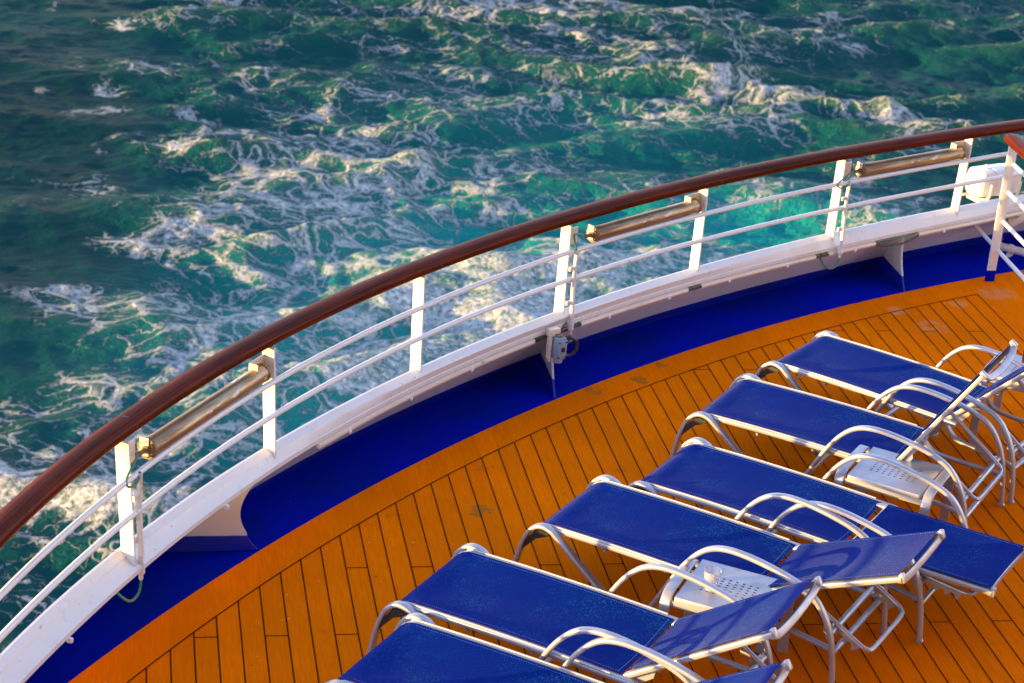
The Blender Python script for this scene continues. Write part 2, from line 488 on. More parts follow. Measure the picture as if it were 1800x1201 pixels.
# cable pipe clipped under the cap
pipe_seg = [(40.0, 49.1), (51.1, 55.75), (56.35, 61.45), (62.05, 64.2), (66.25, 74.0), (74.6, 84.0)]
for a, b in pipe_seg:
    mb = MB(); T = ts(rad(a), rad(b), rad(.5))
    mb.tube([P3(t, R_CAPI(t) + .012, .378) for t in T], .0225, 10)
    c = part(mb, 'cable_pipe', M['conduit'], bul)
    mb = MB(); k = a + 1.2
    while k < b - .3:
        t = rad(k); mb.box(P3(t, R_CAPI(t) + .004, .375), (.03, .03, .03), Matrix.Rotation(-t, 3, 'Z'), bev=.006)
        mb.box(P3(t, R_CAPI(t) - .012, .366), (.012, .03, .012), Matrix.Rotation(-t + .4, 3, 'Z')); k += 2.6
    for q in _split(mb): part(q, 'clip', M['white'], bul)
mb = MB()
for k in (29.5, 36.0, 39.9, 46.9):
    t = rad(k); mb.box(P3(t, R_CAPI(t) - .004, .392), (.03, .022, .026), Matrix.Rotation(-t, 3, 'Z'), bev=.006)
for q in _split(mb): part(q, 'clip', M['white'], bul)
for a, b, dz in ((55.65, 56.45, -.002), (61.35, 62.15, -.004), (64.1, 66.35, -.03), (49.0, 51.2, -.004)):
    T = ts(rad(a), rad(b), rad(.12)); n = len(T)
    for off, mt in ((-.006, 'black'), (.008, 'green')):
        mb = MB(); sg = 1 if mt == 'black' else .25
        mb.tube([P3(t, R_CAPI(t) + .010 + off - (.03 * sg * math.sin(PI * i / (n - 1)) if dz < -.01 else 0), .382 + off + dz * sg * math.sin(PI * i / (n - 1))) for i, t in enumerate(T)], .008, 8)
        part(mb, 'cable', M[mt], bul)

# ---- railing
rail = tag(empty('ship_railing', P3(rad(50), 13.6, .45)), 'white curved deck railing with brown wooden handrail standing on the bulwark cap', 'railing')
ZH = 1.155
T = ts(T0, rad(110), rad(.4))
mb = MB()
mb.sweep([P3(t, R_HAND(t), ZH) for t in T], [(x * 1.0, y) for x, y in [(.066 * math.copysign(abs(math.cos(a)) ** .8, math.cos(a)), .041 * math.copysign(abs(math.sin(a)) ** .8, math.sin(a))) for a in [2 * PI * i / 24 for i in range(24)]]])
hr = part(mb, 'handrail', M['wood'], rail)
post_t = [14.4, 20.4, 26.4, 32.35, 38.2, 44.3, 50.38, 56.2, 62.25, 68.1, 74.2, 80.2, 86.2]
mb = MB()
for td in (20.9, 32.75, 44.9, 56.6, 68.5, 80.6):
    t = rad(td); ex = [P3(t + d, R_HAND(t), ZH) for d in (-.0004, .0004)]
    mb = MB(); mb.sweep(ex, [(.0668 * math.cos(a), .0418 * math.sin(a)) for a in [2 * PI * i / 24 for i in range(24)]])
    sj = part(mb, 'scarf_joint', M['black'], rail); sj.parent = hr; sj.matrix_parent_inverse = Matrix.Identity(4)
for td in post_t:
    t = rad(td); a = R_CAPI(t) + .018; h = R_HAND(t); tg = Vector((math.sin(t), math.cos(t), 0))
    lean = (h - (a + .04)) * .55
    pts = [(a, .436), (a + lean, 1.118), (a + lean + .078, 1.118), (a + .078, .478)]
    mb = MB(); mb.prism(pts, -.0065, .0065, lambda r, z, d: P3(t, r, z) + tg * d)
    part(mb, 'post', M['white'], rail)
def r_in(t, z):
    a = R_CAPI(t) + .018; return a + (R_HAND(t) - (a + .04)) * .55 * (z - .436) / .68
for z in (.735, .932):
    mb = MB(); mb.tube([P3(t, r_in(t, z) - .010, z) for t in ts(T0, rad(110), rad(.5))], .0165, 12)
    part(mb, 'guard_rail', M['white'], rail)

# ---- tubular lamps under the handrail
def tube_light(i0, f0, f1, label, loop):
    t0, t1 = rad(post_t[i0]), rad(post_t[i0 + 1]); z = .985
    A = P3(t0, r_in(t0, z) + .042, z); B = P3(t1, r_in(t1, z) + .042, z); d = (B - A); L = d.length; d.normalize()
    ang = math.atan2(d.y, d.x)
    root = tag(empty('tube_lamp', A + d * (L * .5), ang), label, 'lamp', 'tubular deck lamps under the handrail')
    x0, x1 = (f0 - .5) * L, (f1 - .5) * L; rt = .050
    mb = MB(); mb.lathe([(0, x0), (rt * .96, x0), (rt, x0 + .004), (rt, x1 - .01), (rt * .97, x1 - .002), (0, x1)], axis='X', n=28)
    mb.build('tube', M['tube'], root)
    mb = MB(); mb.lathe([(0, x1 + .004), (rt + .003, x1 + .004), (rt + .003, x1 - .014), (rt - .001, x1 - .014)], axis='X', n=28); mb.build('end_cap', M['rusty'], root)
    mb = MB(); mb.lathe([(0, x0 - .014), (rt + .007, x0 - .014), (rt + .007, x0 + .002), (rt - .002, x0 + .002)], axis='X', n=28)
    for k in range(8):
        a = 2 * PI * k / 8; mb.lathe([(0, x0 - .022), (.006, x0 - .022), (.006, x0 - .012)], (0, .042 * math.cos(a), .042 * math.sin(a)), 8, 'X')
    mb.lathe([(0, x0 - .085), (.013, x0 - .085), (.013, x0 - .03), (.022, x0 - .03), (.022, x0 - .012)], axis='X', n=14)
    mb.build('flange', M['rusty'], root)
    # bracket plates from the posts, outboard of the tube (+y is outboard)
    mb = MB()
    mb.box((L / 2 - .075, .030, .02), (.15, .008, .125)); mb.box((L / 2 - .152, .005, .02), (.008, .055, .125))
    mb.box((-L / 2 + .075, .034, .012), (.15, .008, .115)); mb.box((x0 - .018, .012, .012), (.006, .05, .10))
    build_each(mb, 'bracket', M['white_aged'], root)
    # supply pipe beside the post, running down past the cap
    px = -L / 2 + .045; py = -.068
    mb = MB(); ym = py - .012
    mb.tube([(px, py, -.045), (px, py, -.3), (px, ym, -.50), (px, ym, -.60)], .0155, 12)
    mb.lathe([(.0155, -.55), (.020, -.55), (.020, -.60), (.012, -.61), (.012, -.63), (.008, -.64), (0, -.64)], (px, ym, 0), 12)
    for zz in (-.17, -.41): mb.box((px - .022, py + .004, zz), (.05, .012, .028))
    mb.build('supply_pipe', M['white'], root)
    mb = MB()
    if loop:
        mb.tube(spline([(x0 - .085, 0, 0), (x0 - .13, -.02, .008), (px - .10, -.06, -.035), (px - .12, -.085, -.065), (px - .06, -.09, -.07), (px, py, -.06), (px, py, -.04)], 6), .0065, 8)
    else:
        mb.tube(spline([(x0 - .085, 0, 0), (x0 - .12, -.01, .02), (px + .01, -.03, .05), (px - .01, -.06, .0), (px, py, -.05)], 6), .0065, 8)
    mb.tube(spline([(px, ym, -.63), (px, ym, -.66), (px - .04, ym - .01, -.70), (px - .12, ym - .01, -.70), (px - .15, ym + .05, -.64), (px - .10, ym + .08, -.60)], 6), .007, 8)
    build_each(mb, 'cable', M['green'], root)
    return root
tube_light(3, .16, .955, 'smooth weathered metal tube lamp under the handrail nearest the viewer, leftmost of three', True)
tube_light(6, .20, .955, 'middle metal tube lamp with yellow flange above the grey switch box', False)
tube_light(8, .17, .955, 'metal tube lamp with peeling pale paint, rightmost, beside the white canister', True)

# ---- grey switch box on its bracket
sb = tag(empty('switch_box', P3(rad(49.75), R_CAPI(rad(49.75)) - .05, .33), rad(24)), 'small grey switch box with looped cable mounted below the bulwark cap', 'switch box')
mb = MB(); mb.box((0, -.045, 0), (.072, .07, .155), bev=.008); mb.box((.002, -.085, .0), (.066, .012, .125), bev=.005)
mb.lathe([(0, -.10), (.032, -.10), (.032, -.075)], (0, -.045, 0), 16)
mb.build('case', M['greybox'], sb)
mb = MB()
for sx in (-.026, .026):
    for sz in (-.052, .052): mb.lathe([(0, .004), (.006, .004), (.006, -.004)], (sx, -.090, sz), 8)
mb.box((.004, -.0925, .0), (.026, .003, .030)); build_each(mb, 'screw', M['black'], sb)
mb = MB(); mb.box((-.02, .0, .10), (.085, .05, .05), bev=.004); mb.box((-.055, -.02, -.01), (.008, .035, .17)); mb.box((-.04, .005, .0), (.04, .006, .16)); build_each(mb, 'mounting_bracket', M['white_aged'], sb)
mb = MB(); mb.lathe([(0, .092), (.024, .092), (.024, .076)], (.0, -.045, 0), 12); mb.build('gland', M['rusty'], sb)
mb = MB(); mb.tube(spline([(.03, -.045, .05), (.08, -.05, .06), (.135, -.05, .02), (.14, -.05, -.04), (.09, -.05, -.07), (.035, -.05, -.05)], 6), .012, 10)
mb.tube(spline([(.02, -.03, .07), (.05, .0, .11), (.10, .03, .13)], 5), .008, 8)
build_each(mb, 'cable', M['black'], sb)

# ---- side fence running along the deck from the bulwark
fx, fy = 6.695, 4.39
fen = tag(empty('side_fence', (fx, fy, 0)), 'white side fence whose post has a blue painted foot, with short wooden handrail', 'fence')
fd = Vector((-.055, -1, 0)).normalized(); fs = Vector((fd.y, -fd.x, 0))
FO = Vector((fx, fy, 0))
for k in (0, 1.55, 3.1):
    o = FO + fd * k
    mb = MB(); mb.box(o + Vector((0, 0, .60)), (.074, .016, 1.05), Matrix.Rotation(.06, 3, 'Z'), bev=.002)
    pst = part(mb, 'post', M['white'], fen)
    mb = MB(); mb.box(o + Vector((0, 0, .045)), (.078, .020, .094), Matrix.Rotation(.06, 3, 'Z'), bev=.002)
    f = mb.build('painted_foot', M['bluepaint']); f.parent = pst; f.matrix_parent_inverse = pst.matrix_parent_inverse.copy() if False else Matrix.Identity(4); f.matrix_parent_inverse = Matrix.Translation(-FO)
    pst.matrix_parent_inverse = Matrix.Translation(-FO)
    f.matrix_parent_inverse = Matrix.Identity(4)
for z, s0 in ((.255, -.62), (.495, -.03), (.735, -.03), (.965, -.03)):
    mb = MB(); a = FO + fs * -.030 + Vector((0, 0, z))
    mb.tube([a + fd * s0, a + fd * (s0 + .012), a + fd * 1.5, a + fd * 3.2], .0165, 12)
    if s0 > -.1: mb.lathe([(0, -.016), (.012, -.012), (.0165, 0)], a + fd * s0, 12)
    part(mb, 'guard_rail', M['white'], fen)
mb = MB()
pth = [FO + Vector((0, 0, 1.155)) + fd * s for s in (-.06, -.05, 0, .8, 1.6, 3.2)]
mb.sweep(pth, [(.066 * math.copysign(abs(math.cos(a)) ** .8, math.cos(a)), .041 * math.copysign(abs(math.sin(a)) ** .8, math.sin(a))) for a in [2 * PI * i / 24 for i in range(24)]], scale=[.93, 1, 1, 1, 1, 1])
part(mb, 'handrail', M['wood'], fen)

# ---- white canister in its cradle outside the railing
ct = rad(70.6)
cp = P3(ct, 13.86, .61); ca = PI / 2 - ct
can = tag(empty('canister', cp, ca), 'white rounded canister strapped in a cradle outside the railing by the side fence', 'canister')
mb = MB(); L = .23; prof = [(0, -L)]
for i in range(1, 8): a = i / 7 * PI / 2; prof.append((.118 * math.sin(a) ** .8, -L + .055 - .055 * math.cos(a)))
prof += [(.120, -.09), (.112, -.084), (.112, -.066), (.120, -.06), (.120, .06), (.112, .066), (.112, .084), (.120, .09)]
for i in range(7, 0, -1): a = i / 7 * PI / 2; prof.append((.118 * math.sin(a) ** .8, L - .055 + .055 * math.cos(a)))
prof.append((0, L))
mb.lathe(prof, axis='X', n=32, rfun=lambda a, h: 1 / (abs(math.cos(a)) ** 5 + abs(math.sin(a)) ** 5) ** .2 * .93)
mb.build('shell', M['white'], can)
mb = MB()
for x in (-.15, .15):
    mb.tube(spline([(x, -.15, .02), (x, -.135, -.09), (x, -.06, -.135), (x, .06, -.135), (x, .135, -.09), (x, .15, .02)], 5), .012, 8)
    mb.box((x, 0, -.15), (.04, .2, .03))
mb.tube([(-.22, -.10, -.135), (.22, -.10, -.135)], .012, 8); mb.tube([(-.22, .10, -.135), (.22, .10, -.135)], .012, 8)
mb.lathe([(0, .14), (.012, .14), (.012, .11)], (-.1, 0, 0), 8)
build_each(mb, 'cradle', M['white_aged'], can)

# ---- small floodlight under the cap and a pale pipe lying in the gutter, beyond the side fence
fl = tag(empty('floodlight', P3(rad(71.3), R_CAPI(rad(71.3)) + .02, .315), rad(-10)), 'small grey floodlight clamped under the bulwark cap beyond the side fence', 'floodlight')
mb = MB(); mb.lathe([(0, -.075), (.026, -.072), (.034, -.05), (.036, .03), (.046, .05), (.046, .068), (.040, .070), (.036, .060), (0, .058)], axis='X', n=20)
o_ = mb.build('housing', M['white_aged'], fl); o_.rotation_euler = (0, rad(35), rad(160))
mb = MB(); mb.box((0, 0, .055), (.03, .05, .06), bev=.004); mb.box((.0, .03, .01), (.02, .008, .09)); mb.build('clamp', M['white_aged'], fl)
mb = MB(); mb.tube(spline([(-.03, .02, .04), (-.09, .02, -.02), (-.12, .03, -.12), (-.09, .04, -.20)], 6), .007, 8); mb.build('cable', M['green'], fl)
pp = P3(rad(71.0), R_CAPI(rad(71.0)) + .14, .06)
dp = tag(empty('drain_pipe', pp, rad(-42)), 'short pale pipe end in the blue gutter behind the side fence post', 'pipe')
mb = MB(); mb.lathe([(.030, 0), (.036, 0), (.036, .03), (.032, .034), (.032, .9), (.028, .9), (.028, .03), (.030, 0)], axis='X', n=18); mb.build('pipe', M['white_aged'], dp)
mb = MB(); mb.lathe([(.033, .10), (.039, .10), (.039, .13), (.033, .13)], axis='X', n=18); mb.box((.115, 0, -.045), (.03, .09, .03)); mb.build('pipe_clip', M['white_aged'], dp)

# ---- loungers
LW, BW, LS, LB, HZ = .682, .606, 1.266, .835, .38
def uvgrid(mb, f, us, vs, mi=0):
    mb.grid([[f(u, v) for v in vs] for u in us], mi=mi, uv=lambda i, j: (us[min(i, len(us) - 1)], vs[min(j, len(vs) - 1)]))
def lin(a, b, n): return [a + (b - a) * i / n for i in range(n + 1)]
def seat_z(u):
    if u < .09: return .366 - 5.2 * (.09 - u) ** 2
    return .366 + .010 * math.sin(PI * min(1, (u - .09) / 1.15))
def make_lounger():
    root = empty('sun_lounger', (0, 0, 0))
    # seat frame: two side rails, cross tubes, stoppers
    mb = MB(); rp = [(x, y) for x, y in rrect(.030, .040, .010)]
    for s in (-1, 1):
        P = spline([(1.335, s * .326, .358), (1.31, s * .326, .362)] + [(u, s * .326, seat_z(u) - .003) for u in (1.2, .9, .5, .25, .12, .07, .035, .012)] + [(.0, s * .326, .30)], 4)
        mb.sweep(P, rp, up=(0, 1, 0))
        # raised outer bead that gives the rail its double line
        mb.sweep([p + Vector((0, s * .010, .019)) for p in P[8:-10]], circ(.0048, 8), up=(0, 1, 0))
        for u in (.42, .78, 1.12): mb.lathe([(0, -.014), (.010, -.012), (.012, -.004), (.012, .006)], (u, s * .322, .342), 10)
    for u, z in ((.03, .315), (1.285, .350)): mb.tube([(u, -.32, z), (u, .32, z)], .014, 10)
    mb.build('seat_frame', M['metal'], root)
    us = [.004, .012, .024, .04, .06, .085] + lin(.115, 1.245, 22); vs = lin(-.312, .312, 16)
    mb = MB(); uvgrid(mb, lambda u, v: Vector((u, v, seat_z(u) + .014 - .021 * (1 - (v / .312) ** 2) * min(1, u / .12) + .0016 * math.sin(9 * u + 5 * v) * math.sin(21 * v + 3 * u) * (1 - (v / .312) ** 4))), us, vs)
    for v in (-.290, .290):
        u = .10
        while u < 1.23:
            z = seat_z(u) + .0165 - .021 * (1 - (v / .312) ** 2); i = mb.addv([(u, v - .0016, z), (u + .007, v - .0016, z), (u + .007, v + .0016, z), (u, v + .0016, z)]); mb.face(range(i, i + 4), None, 1, False); u += .013
    v = -.29
    while v < .29:
        z = seat_z(1.222) + .0168 - .021 * (1 - (v / .312) ** 2); i = mb.addv([(1.220, v, z), (1.2232, v, z), (1.2232, v + .007, z), (1.220, v + .007, z)]); mb.face(range(i, i + 4), None, 1, False); v += .013
    mb.build('seat_sling', [M['sling'], M['stitch']], root, angle=None)
    # foot end legs, bent flat tube
    for s in (-1, 1):
        v = s * .368
        P = spline([(-.102, v, 0), (-.082, v, .13), (-.052, v, .25), (-.014, v, .335), (.045, v, .378), (.11, v, .372), (.165, v, .335), (.30, v, .228), (.46, v, .106), (.60, v, 0)], 5)
        mb = MB(); mb.sweep(P, rrect(.050, .024, .009), up=[(0, 0, 1)] * 1 * len(P) if False else (0, 1, 0)) if False else None
        mb = MB(); mb.sweep(P, rrect(.024, .050, .009), up=(0, 1, 0))
        lg = mb.build('front_leg', M['metal'], root)
        mb = MB()
        mb.prism([(-.058, .20), (-.030, .275), (.012, .338), (.055, .358), (.105, .352), (.10, .335), (.03, .30)], v - .012, v + .012, lambda a, b, d: Vector((a, d, b)))
        mb.build('gusset', M['black'], lg)
    # arm that runs down into the rear leg
    for s in (-1, 1):
        v = s * .375
        P = spline([(.735, v, .115), (.79, v, .222), (.87, v, .385), (.945, v, .50), (1.03, v, .575), (1.13, v, .606), (1.26, v, .604), (1.40, v, .582), (1.53, v, .548), (1.625, v, .497), (1.695, v, .41), (1.742, v, .30), (1.770, v, .15), (1.787, v, 0)], 6)
        mb = MB(); mb.sweep(P, rrect(.026, .042, .011), up=(0, 1, 0))
        am = mb.build('arm', M['metal'], root)
        mb = MB(); mb.lathe([(0, -.001), (.019, 0), (.021, .012), (.015, .022)], (1.786, v, 0), 12); mb.build('foot_cap', M['metal'], am)
    # lower framework
    mb = MB()
    for u, z in ((1.722, .312), (1.752, .215)): mb.tube([(u, -.37, z), (u, .37, z)], .0165, 12)
    for s in (-1, 1): mb.lathe([(0, 0), (.024, 0), (.026, .02), (.026, .05), (.018, .056)], (1.697, s * .30, .292), 12)
    P = spline([(.735, .375, .115), (.715, .345, .085), (.705, .26, .08), (.705, 0, .08), (.705, -.26, .08), (.715, -.345, .085), (.735, -.375, .115)], 5)
    mb.sweep(P, rrect(.024, .036, .01))
    build_each(mb, 'crossbar', M['metal'], root)
    for s in (-1, 1):
        P = spline([(1.255, s * .300, .345), (1.30, s * .300, .285), (1.37, s * .305, .250), (1.55, s * .315, .235), (1.745, s * .335, .222)], 5)
        mb = MB(); mb.sweep(P, rrect(.020, .036, .006), up=(0, 1, 0)); mb.build('brace', M['metal'], root)
    # backrest (turns about the hinge)
    bk = MB()
    for s in (-1, 1):
        bk.sweep([(-.035, s * .288, -.006), (0, s * .288, 0), (.4, s * .288, 0), (LB, s * .288, 0)], rrect(.028, .044, .007), up=(0, 1, 0))
        bk.lathe([(0, -.008), (.010, -.006), (.011, .004)], (.13, s * .30, 0), 10, 'Z')
        bk.prism([(.02, -.02), (.16, -.02), (.13, -.05), (.06, -.055)], s * .279, s * .287, lambda a, b, d: Vector((a, d, b)))
    P = spline([(LB - .012, -.300, .004), (LB - .006, -.285, -.006), (LB - .030, -.2, -.034), (LB - .042, 0, -.048), (LB - .030, .2, -.034), (LB - .006, .285, -.006), (LB - .012, .300, .004)], 6)
    bk.sweep(P, rrect(.018, .042, .007))
    for s in (-1, 1): bk.box((LB + .002, s * .288, .002), (.026, .034, .048), bev=.006)
    bk.tube([(.02, -.28, -.004), (.02, .28, -.004)], .012, 10)
    bo = bk.build('back_frame', M['metal'], root)
    bo.location = (LS, 0, HZ - .010)
    mb = MB(); us = lin(.028, LB - .014, 20); vs = lin(-.290, .290, 14)
    uvgrid(mb, lambda u, v: Vector((u, v, .0235 - .013 * (1 - (v / .29) ** 2) * math.sin(PI * min(1, max(.0, (u - .0) / LB))) ** .6)), us, vs)
    for v in (-.268, .268):
        u = .04
        while u < LB - .03:
            z = .0252 - .013 * (1 - (v / .29) ** 2) * math.sin(PI * u / LB) ** .6; i = mb.addv([(u, v - .0016, z), (u + .007, v - .0016, z), (u + .007, v + .0016, z), (u, v + .0016, z)]); mb.face(range(i, i + 4), None, 1, False); u += .013
    mb.build('back_sling', [M['sling'], M['stitch']], bo, angle=None)
    # prop frame (turns about its pivot on the backrest)
    mb = MB()
    P = spline([(0, -.262, 0), (.20, -.262, 0), (.40, -.262, 0), (.455, -.25, 0), (.478, -.205, 0), (.48, 0, 0), (.478, .205, 0), (.455, .25, 0), (.40, .262, 0), (.20, .262, 0), (0, .262, 0)], 5)
    mb.tube(P, .0125, 10)
    pf = mb.build('prop_frame', M['metal'], root)
    for s in (-1, 1):
        notch = [(.19, -.006), (.20, -.030), (.225, -.045)]
        for cx in (.255, .315, .375):
            for i in range(7):
                a = PI + PI * i / 6; notch.append((cx + .021 * math.cos(a), -.050 - .021 * math.sin(a) * 1.1))
            notch.append((cx + .030, -.058))
        notch += [(.42, -.035), (.43, -.006)]
        mb = MB(); mb.prism(notch, s * .262 - .004, s * .262 + .004, lambda a, b, d: Vector((a, d, b)))
        mb.build('notched_plate', M['metal'], pf)
    return root
def pose(root, x, y, a, be, label):
    root.location = (x, y, 0); root.rotation_euler = (0, 0, a)
    tag(root, label, 'sun lounger', 'blue sun loungers in a row on the deck')
    for c in [o for o in bpy.data.objects if o.parent == root]:
        if c.name.startswith('back_frame'): c.rotation_euler = (0, -be, 0)
        if c.name.startswith('prop_frame'):
            px, pz = LS + .25 * math.cos(be), HZ - .01 + .25 * math.sin(be) - .012
            ang = math.atan2(.335 - pz, 1.722 - px) if px < 1.70 else -.4
            c.location = (px, 0, pz); c.rotation_euler = (0, -ang, 0)
loungers = [
    (4.377, 2.204, -.80, .80, 'blue sun lounger farthest away, at the end of the row beside the amber glass'),
    (3.650, 1.456, -.680, 1.021, 'blue sun lounger with its backrest raised steeply, almost edge-on'),
    (3.070, .531, -.704, .008, 'blue sun lounger lying completely flat from foot to head'),
    (2.412, .047, -.695, .425, 'blue sun lounger with low raised back, between flat lounger and clear cup'),
    (1.535, -.743, -.659, .600, 'blue sun lounger whose raised sunlit back carries crossing shadows, beside the clear cup'),
    (1.157, -1.445, -.648, .570, 'blue sun lounger nearest the viewer, cut off by the bottom of the photo')]
proto = make_lounger()
for i, (x, y, a, be, lab) in enumerate(loungers):
    o = proto if i == 0 else copy_tree(proto)
    pose(o, x, y, a, be, lab)

# ---- side tables
def make_table():
    root = empty('side_table', (0, 0, 0)); hx, hy, z = .218, .228, .43
    xs = [-hx]; ys = [-hy]; hole_x = set(); hole_y = set()
    for i in range(8):
        c = -.126 + i * .036; hole_x.add(len(xs)); xs += [c - .007, c + .007]
    # index bookkeeping: cell k spans xs[k]..xs[k+1]
    xs.append(hx)
    for j in range(7):
        c = -.084 + j * .028; hole_y.add(len(ys)); ys += [c - .006, c + .006]
    ys.append(hy)
    mb = MB()
    for lvl, fl in ((z, False), (z - .005, True)):
        b = mb.addv([(x, y, lvl) for x in xs for y in ys]); ny = len(ys)
        for i in range(len(xs) - 1):
            for j in range(ny - 1):
                if i in hole_x and j in hole_y: continue
                q = [b + i * ny + j, b + (i + 1) * ny + j, b + (i + 1) * ny + j + 1, b + i * ny + j + 1]
                mb.face(q if not fl else q[::-1], None, 0, False)
    for i in hole_x:
        for j in hole_y:
            c = [(xs[i], ys[j]), (xs[i + 1], ys[j]), (xs[i + 1], ys[j + 1]), (xs[i], ys[j + 1])]
            for k in range(4):
                a, d = c[k], c[(k + 1) % 4]; q = mb.addv([(a[0], a[1], z), (d[0], d[1], z), (d[0], d[1], z - .005), (a[0], a[1], z - .005)]); mb.face(range(q, q + 4), None, 0, False)
    # folded rim
    P = rrect(2 * hx, 2 * hy, .012)
    rows_ = [[Vector((x * (1 + k / hx / 2), y * (1 + k / hy / 2), zz)) for x, y in P] for k, zz in ((-.008, z + .0006), (0, z + .0004), (.004, z - .004), (.004, z - .026), (-.002, z - .028))]
    mb.grid(rows_, closed_v=True)
    mb.build('table_top', M['metal'], root, recalc=False)
    mb = MB()
    for s in (-1, 1):
        mb.sweep([(-hx - .03, s * (hy - .012), z - .046), (hx + .03, s * (hy - .012), z - .046)], rrect(.022, .034, .005))
    build_each(mb, 'apron', M['metal'], root)
    for s in (-1, 1):
        x = s * (hx + .043)
        P = spline([(x, -.262, 0), (x, -.252, .18), (x, -.242, .34), (x, -.226, .400), (x, -.185, .432), (x, -.10, .438), (x, .10, .438), (x, .185, .432), (x, .226, .400), (x, .242, .34), (x, .252, .18), (x, .262, 0)], 5)
        mb = MB(); mb.sweep(P, rrect(.056, .016, .006), up=(1, 0, 0)) if False else mb.sweep(P, rrect(.016, .056, .006), up=(1, 0, 0))
        mb.build('leg_hoop', M['metal'], root)
    return root
tabs = [(3.045, -1.055, -.57, 'silver perforated side table holding the clear cup'),
        (4.405, .262, -.66, 'silver perforated side table with nothing on it, beside the steeply raised lounger'),
        (5.845, 1.66, -.68, 'silver side table holding the amber glass, at the right edge')]
tp = make_table()
for i, (x, y, a, lab) in enumerate(tabs):
    o = tp if i == 0 else copy_tree(tp)
    o.location = (x, y, 0); o.rotation_euler = (0, 0, a); tag(o, lab, 'side table', 'silver side tables between the loungers')

# ---- drinking glasses
cup = empty('plastic_cup', (2.945, -1.055, .4315)); tag(cup, 'clear ribbed plastic cup standing on the side table', 'cup')
mb = MB(); out_ = []; 
for i in range(21):
    s = i / 20; out_.append((.030 + .015 * s + (.0010 * math.sin(s * 20 * PI * .9) if s < .8 else 0), .002 + .103 * s))
prof = [(0, 0), (.028, 0)] + out_ + [(.0468, .107), (.0462, .109), (.0445, .107)] + [(r - .0024, h) for r, h in reversed(out_[2:])] + [(0, .006)]
mb.lathe(prof, n=40); mb.build('wall', M['clear'], cup)
gl = empty('amber_glass', (5.845, 1.775, .4315)); tag(gl, 'amber tumbler glass half full on the table at the right edge', 'glass')
mb = MB(); prof = [(0, 0), (.036, 0), (.040, .004), (.041, .14), (.0405, .142), (.0395, .14), (.0375, .012), (0, .010)]
mb.lathe(prof, n=36); mb.build('wall', M['amber'], gl)
mb = MB(); mb.lathe([(0, .0115), (.036, .0125), (.0368, .075), (0, .075)], n=30); mb.build('drink', M['amber'], gl)

# ---- unseen stepped blocks and overhang behind the viewer, added to shade the deck
sup = tag(empty('unseen_shade_decks', (8, -10.5, 0)), 'unseen stepped decks added behind and above the viewer to shade the deck', 'occluder')
for nm, x0, x1, y0, y1, z0, z1 in (('shade_wall_low', -1.0, 24, -10.6, -9.5, -.05, 3.5), ('shade_slab', -1.4, 24, -16, -9.0, 3.5, 3.95), ('shade_slab_parapet', -1.4, 24, -9.1, -9.02, 3.95, 4.75),
                                   ('shade_wall_high', -1.0, 24, -17, -12.2, 3.95, 7.0), ('shade_roof', -1.6, 24, -17, -3.2, 7.0, 7.35), ('shade_roof_parapet', -1.6, 24, -3.3, -3.22, 7.35, 8.3), ('shade_top_block', 3, 21, -17, -11.5, 7.35, 13.0)):
    mb = MB(); mb.box(((x0 + x1) / 2, (y0 + y1) / 2, (z0 + z1) / 2), (x1 - x0, y1 - y0, z1 - z0), bev=.03); part(mb, nm, M['white_aged'], sup)

# ------------------------------------------------------------------ sea
ZS = -13.0
def vnoise(x, y, seed=0):
    xi = np.floor(x).astype(np.int64); yi = np.floor(y).astype(np.int64); fx_ = x - xi; fy_ = y - yi
    u = fx_ ** 3 * (fx_ * (fx_ * 6 - 15) + 10); v = fy_ ** 3 * (fy_ * (fy_ * 6 - 15) + 10)
    def h(a, b):
        n = (a * 374761393 + b * 668265263 + seed * 1274126177) & 0xffffffff
        n = ((n ^ (n >> 13)) * 1274126177) & 0xffffffff
        return ((n ^ (n >> 16)) & 0xffff) / 65535.0
    return (h(xi, yi) * (1 - u) + h(xi + 1, yi) * u) * (1 - v) + (h(xi, yi + 1) * (1 - u) + h(xi + 1, yi + 1) * u) * v
def fbm(x, y, o=4, seed=0, g=.5):
    s = 0; a = 1; t = 0
    for k in range(o):
        c, d = math.cos(.6 * k), math.sin(.6 * k)
        s = s + a * vnoise((x * c - y * d) * 2.03 ** k + 17 * k, (x * d + y * c) * 2.03 ** k - 9 * k, seed + k); t += a; a *= g
    return s / t
def ridged(x, y, o=4, seed=0, g=.5):
    s = 0; a = 1; t = 0
    for k in range(o):
        c, d = math.cos(.7 * k), math.sin(.7 * k)
        s = s + a * (1 - np.abs(2 * vnoise((x * c - y * d) * 2.03 ** k + 13 * k, (x * d + y * c) * 2.03 ** k + 7 * k, seed + k) - 1)); t += a; a *= g
    return s / t
def axis_(lo, hi, step, far, g=1.22):
    core = list(np.arange(lo, hi + 1e-6, step)); s = step; a = []; x = lo
    while x > -far: s *= g; x -= s; a.append(x)
    b = []; s = step; x = hi
    while x < far: s *= g; x += s; b.append(x)
    return np.array(a[::-1] + core + b)
sst = lambda v, a, b: (lambda t: t * t * (3 - 2 * t))(np.clip((v - a) / (b - a), 0, 1))
gx = axis_(-8, 44, .13, 4000); gy = axis_(18, 82, .14, 4000)
X, Y = np.meshgrid(gx, gy, indexing='ij')
edge = -1.3 - 2.0 * sst(Y, 37, 27) + 1.5 * (fbm(X * .25, Y * .16, 3, 5) - .5) * 2
wake = sst(X, edge - .6, edge + 3.0)
fade = np.exp(-np.clip(np.hypot(X - 15, Y - 45) - 60, 0, None) / 120)
def gblob(x, y, rx, ry, rot=0):
    c, s = math.cos(rot), math.sin(rot); dx, dy = X - x, Y - y
    return np.exp(-(((dx * c + dy * s) / rx) ** 2 + ((-dx * s + dy * c) / ry) ** 2))
